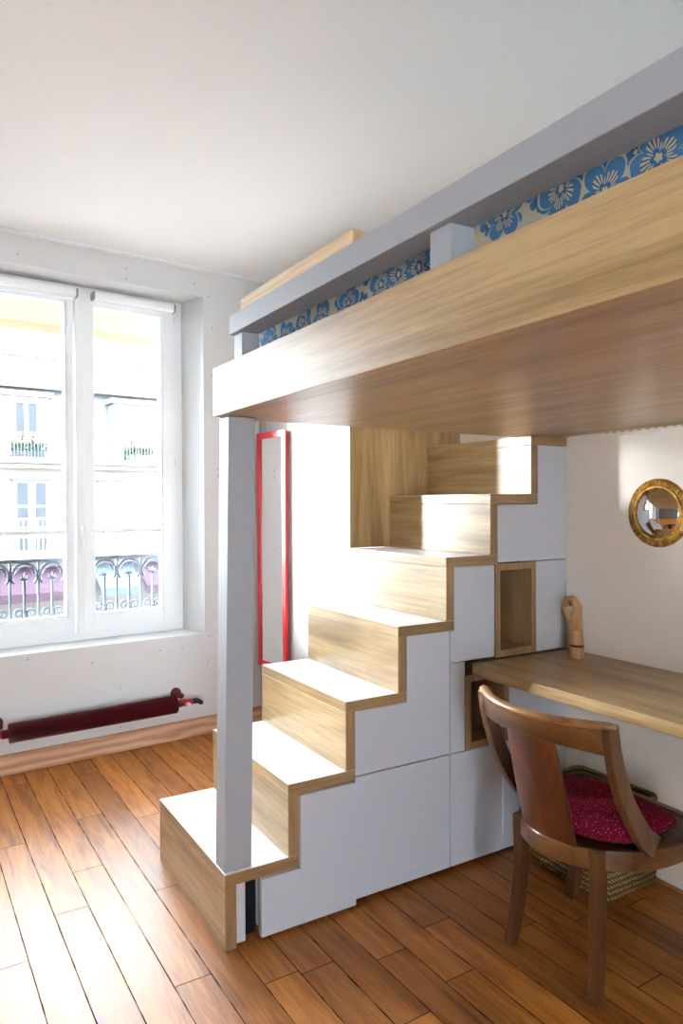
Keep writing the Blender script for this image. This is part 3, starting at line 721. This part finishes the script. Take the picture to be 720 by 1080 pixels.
# ------------------------------------------------------------------ basket under the desk
def basket():
    r = thing('storage_basket', (2.12, 1.745, 0), label='square woven seagrass basket on the floor behind the chair under the desk', cat='basket')
    x0, x1, y0, y1, h = 1.972, 2.262, 1.566, 1.926, .302
    def ring(ins, z, rad=.03):
        pts = []
        for cx_, cy_, a0 in ((x1 - ins - rad, y1 - ins - rad, 0), (x0 + ins + rad, y1 - ins - rad, pi / 2), (x0 + ins + rad, y0 + ins + rad, pi), (x1 - ins - rad, y0 + ins + rad, 1.5 * pi)):
            for q in range(5): pts.append((cx_ + rad * cos(a0 + q / 4 * pi / 2), cy_ + rad * sin(a0 + q / 4 * pi / 2), z))
        return pts
    rings = [ring(.006, .002)] + [ring(.002 + (.003 if i % 2 else 0), .012 + i * .012) for i in range(24)]
    rings += [ring(.0, h - .004), ring(.006, h), ring(.014, h - .004), ring(.016, .03), ring(.02, .016)]
    MB().loft(rings, 0, True, True).build('body', 'seagrass', r)
    rm = [Vector(p) for p in ring(.007, h - .004)]; rm.append(rm[0])
    MB().tube([tuple(p) for p in rm], .010, 8, caps=False).build('rim', 'seagrass', r)
basket()

# ------------------------------------------------------------------ gondola chair, turned to the desk
CH = thing('gondola_chair', (1.558, 1.427, 0), radians(1.5), label='old walnut gondola chair with curved back facing the desk', cat='chair')
def hcurve(n=33, hw=.238, x_front=.42):              # horseshoe plan of the seat frame, right front round the back to left front
    pts = []
    ctrl = [(.43, -.225), (.34, -.238), (.25, -.240), (.17, -.231), (.105, -.208), (.050, -.170), (.012, -.132), (-.016, -.085), (-.030, -.04), (-.034, 0)]
    ctrl = ctrl + [(x, -y) for x, y in reversed(ctrl[:-1])]
    return ctrl
def smoothpts(P, sub=4):
    P = [Vector(p) for p in P]; out = []
    for i in range(len(P) - 1):
        p0 = P[max(i - 1, 0)]; p1 = P[i]; p2 = P[i + 1]; p3 = P[min(i + 2, len(P) - 1)]
        for q in range(sub):
            t = q / sub
            out.append(0.5 * ((2 * p1) + (p2 - p0) * t + (2 * p0 - 5 * p1 + 4 * p2 - p3) * t * t + (3 * p1 - p0 - 3 * p2 + p3) * t ** 3))
    out.append(P[-1]); return out
fr = smoothpts([(x, y, .372) for x, y in hcurve()], 4)
cen = Vector((.2, 0, .372))
ins = [p + (cen - p).normalized() * .016 for p in fr]
MB().bar(ins, .016, .028, (0, 0, 1)).build('seat_frame', 'walnut_y', CH, .004, local=True)
MB().bar([(.425, -.215, .372), (.438, -.1, .372), (.442, 0, .372), (.438, .1, .372), (.425, .215, .372)], .013, .026, (0, 0, 1)).build('front_rail', 'walnut_y', CH, .003, local=True)
# seat board under the cushion
poly = [(p.x, p.y) for p in [q + (cen - q).normalized() * .034 for q in fr]]
MB().prism(poly, 'z', .375, .396).build('seat', 'walnut', CH, .002, local=True)
# rear sabre legs, front legs
for sd in (-1, 1):
    P = smoothpts([(.022, sd * .138, .398), (.026, sd * .138, .30), (.022, sd * .139, .20), (.012, sd * .146, .10), (-.001, sd * .152, .03), (-.006, sd * .155, .0005)], 4)
    n_ = len(P); MB().bar(P, [.0185 - .0035 * i / n_ for i in range(n_)], [.0175 - .002 * i / n_ for i in range(n_)], (1, 0, 0)).build('leg', 'walnut', CH, .002, local=True)
for sd in (-1, 1):
    P = smoothpts([(.385, sd * .205, .37), (.386, sd * .207, .28), (.379, sd * .212, .18), (.367, sd * .220, .08), (.360, sd * .228, .0005)], 4)
    n_ = len(P); MB().bar(P, [.020 - .004 * i / n_ for i in range(n_)], [.020 - .003 * i / n_ for i in range(n_)], (1, 0, 0)).build('leg', 'walnut', CH, .002, local=True)
# crest rail: bowed in plan, leaning back, with a rolled top
def crest_x(y, z): return -.128 + .094 * (abs(y) / .233) ** 2.0 + (.772 - z) * .20
ys = [-.214 + .428 * i / 30 for i in range(31)]
rings = []
for y in ys:
    zt_ = .765; zb_ = .688 + .018 * (1 - (abs(y) / .214) ** 2)
    ring = []
    nrm = Vector((1, -2 * .094 * y / .233 ** 2, 0)).normalized() * .0115
    for z, sg_ in ((zb_, -1), ((zb_ + zt_) / 2, -1.05), (zt_, -1), (zt_, 1), ((zb_ + zt_) / 2, 1.0), (zb_, 1)):
        x = crest_x(y, z); ring.append((x + nrm.x * sg_, y + nrm.y * sg_, z))
    rings.append(ring)
MB().loft(rings, 0, False).build('crest_rail', 'walnut_y', CH, .003, smooth=True, local=True)
P = [(crest_x(y, .768) - .005, y, .770) for y in [-.240 + .48 * i / 30 for i in range(31)]]
rad = [.008 if i in (0, 30) else .0145 for i in range(31)]
MB().tube(P, rad, 12, flat=.72).build('top_roll', 'walnut_worn', CH, local=True)
# sweeping side arms from crest to seat frame
for sd in (-1, 1):
    A = smoothpts([(-.040, sd * .224, .768), (-.028, sd * .224, .700), (-.006, sd * .223, .630), (.024, sd * .223, .560), (.066, sd * .222, .495), (.112, sd * .218, .440), (.160, sd * .213, .402)], 5)
    n_ = len(A); MB().bar(A, [.022 + .011 * (i / n_) ** 2 for i in range(n_)], .0125, (0, 1, 0)).build('arm', 'walnut', CH, .003, local=True)
# wide bowed splat
rings = []
for i in range(13):
    t = i / 12; z = .392 + (.716 - .392) * t; hw = .092 - .010 * t + .004 * sin(pi * t); ring = []
    xc = -.022 - .094 * t ** .9
    yy = [(-1 + 2 * q / 10) * hw for q in range(11)]
    yo = -.012 * t
    for y in yy: ring.append((xc + 2.0 * y * y - .006, y + yo, z))
    for y in reversed(yy): ring.append((xc + 2.0 * y * y + .006, y + yo, z))
    rings.append(ring)
MB().loft(rings, 0, True).build('splat', 'mahogany', CH, .002, local=True)
# dotted cushion on the seat
def cushion():
    r = thing('seat_cushion', (1.558, 1.427, .40), radians(1.5), label='burgundy seat cushion with tiny pale dots lying on the walnut chair', cat='cushion')
    cx_, ax, ay = .163, .155, .213
    rings = []
    for q in range(11):
        a = -pi / 2 + pi * q / 10; cz_ = sin(a); cr = max(cos(a), .02) ** .42
        ring = []
        for j in range(56):
            t = 2 * pi * j / 56; c, s_ = cos(t), sin(t); n_ = 2 / 5.0
            x = cx_ + ax * cr * abs(c) ** n_ * (1 if c > 0 else -1); y = ay * cr * abs(s_) ** n_ * (1 if s_ > 0 else -1)
            if x < .11: y *= 1 - .40 * ((.11 - x) / .10) ** 1.3
            ring.append((x, y, .037 + .0345 * cz_ + (.006 * cos(x * 20) * cos(y * 16) if cz_ > 0 else 0)))
        rings.append(ring)
    MB().loft(rings, 0, True).build('pad', 'dotted', r, local=True)
    # piped seam
    ring = []
    for j in range(57):
        t = 2 * pi * j / 56; c, s_ = cos(t), sin(t); n_ = 2 / 5.0
        x = cx_ + (ax + .001) * abs(c) ** n_ * (1 if c > 0 else -1); y = (ay + .001) * abs(s_) ** n_ * (1 if s_ > 0 else -1)
        if x < .11: y *= 1 - .40 * ((.11 - x) / .10) ** 1.3
        ring.append((x, y, .037))
    MB().tube(ring, .003, 6, caps=False).build('piping', 'dotted', r, local=True)
cushion()
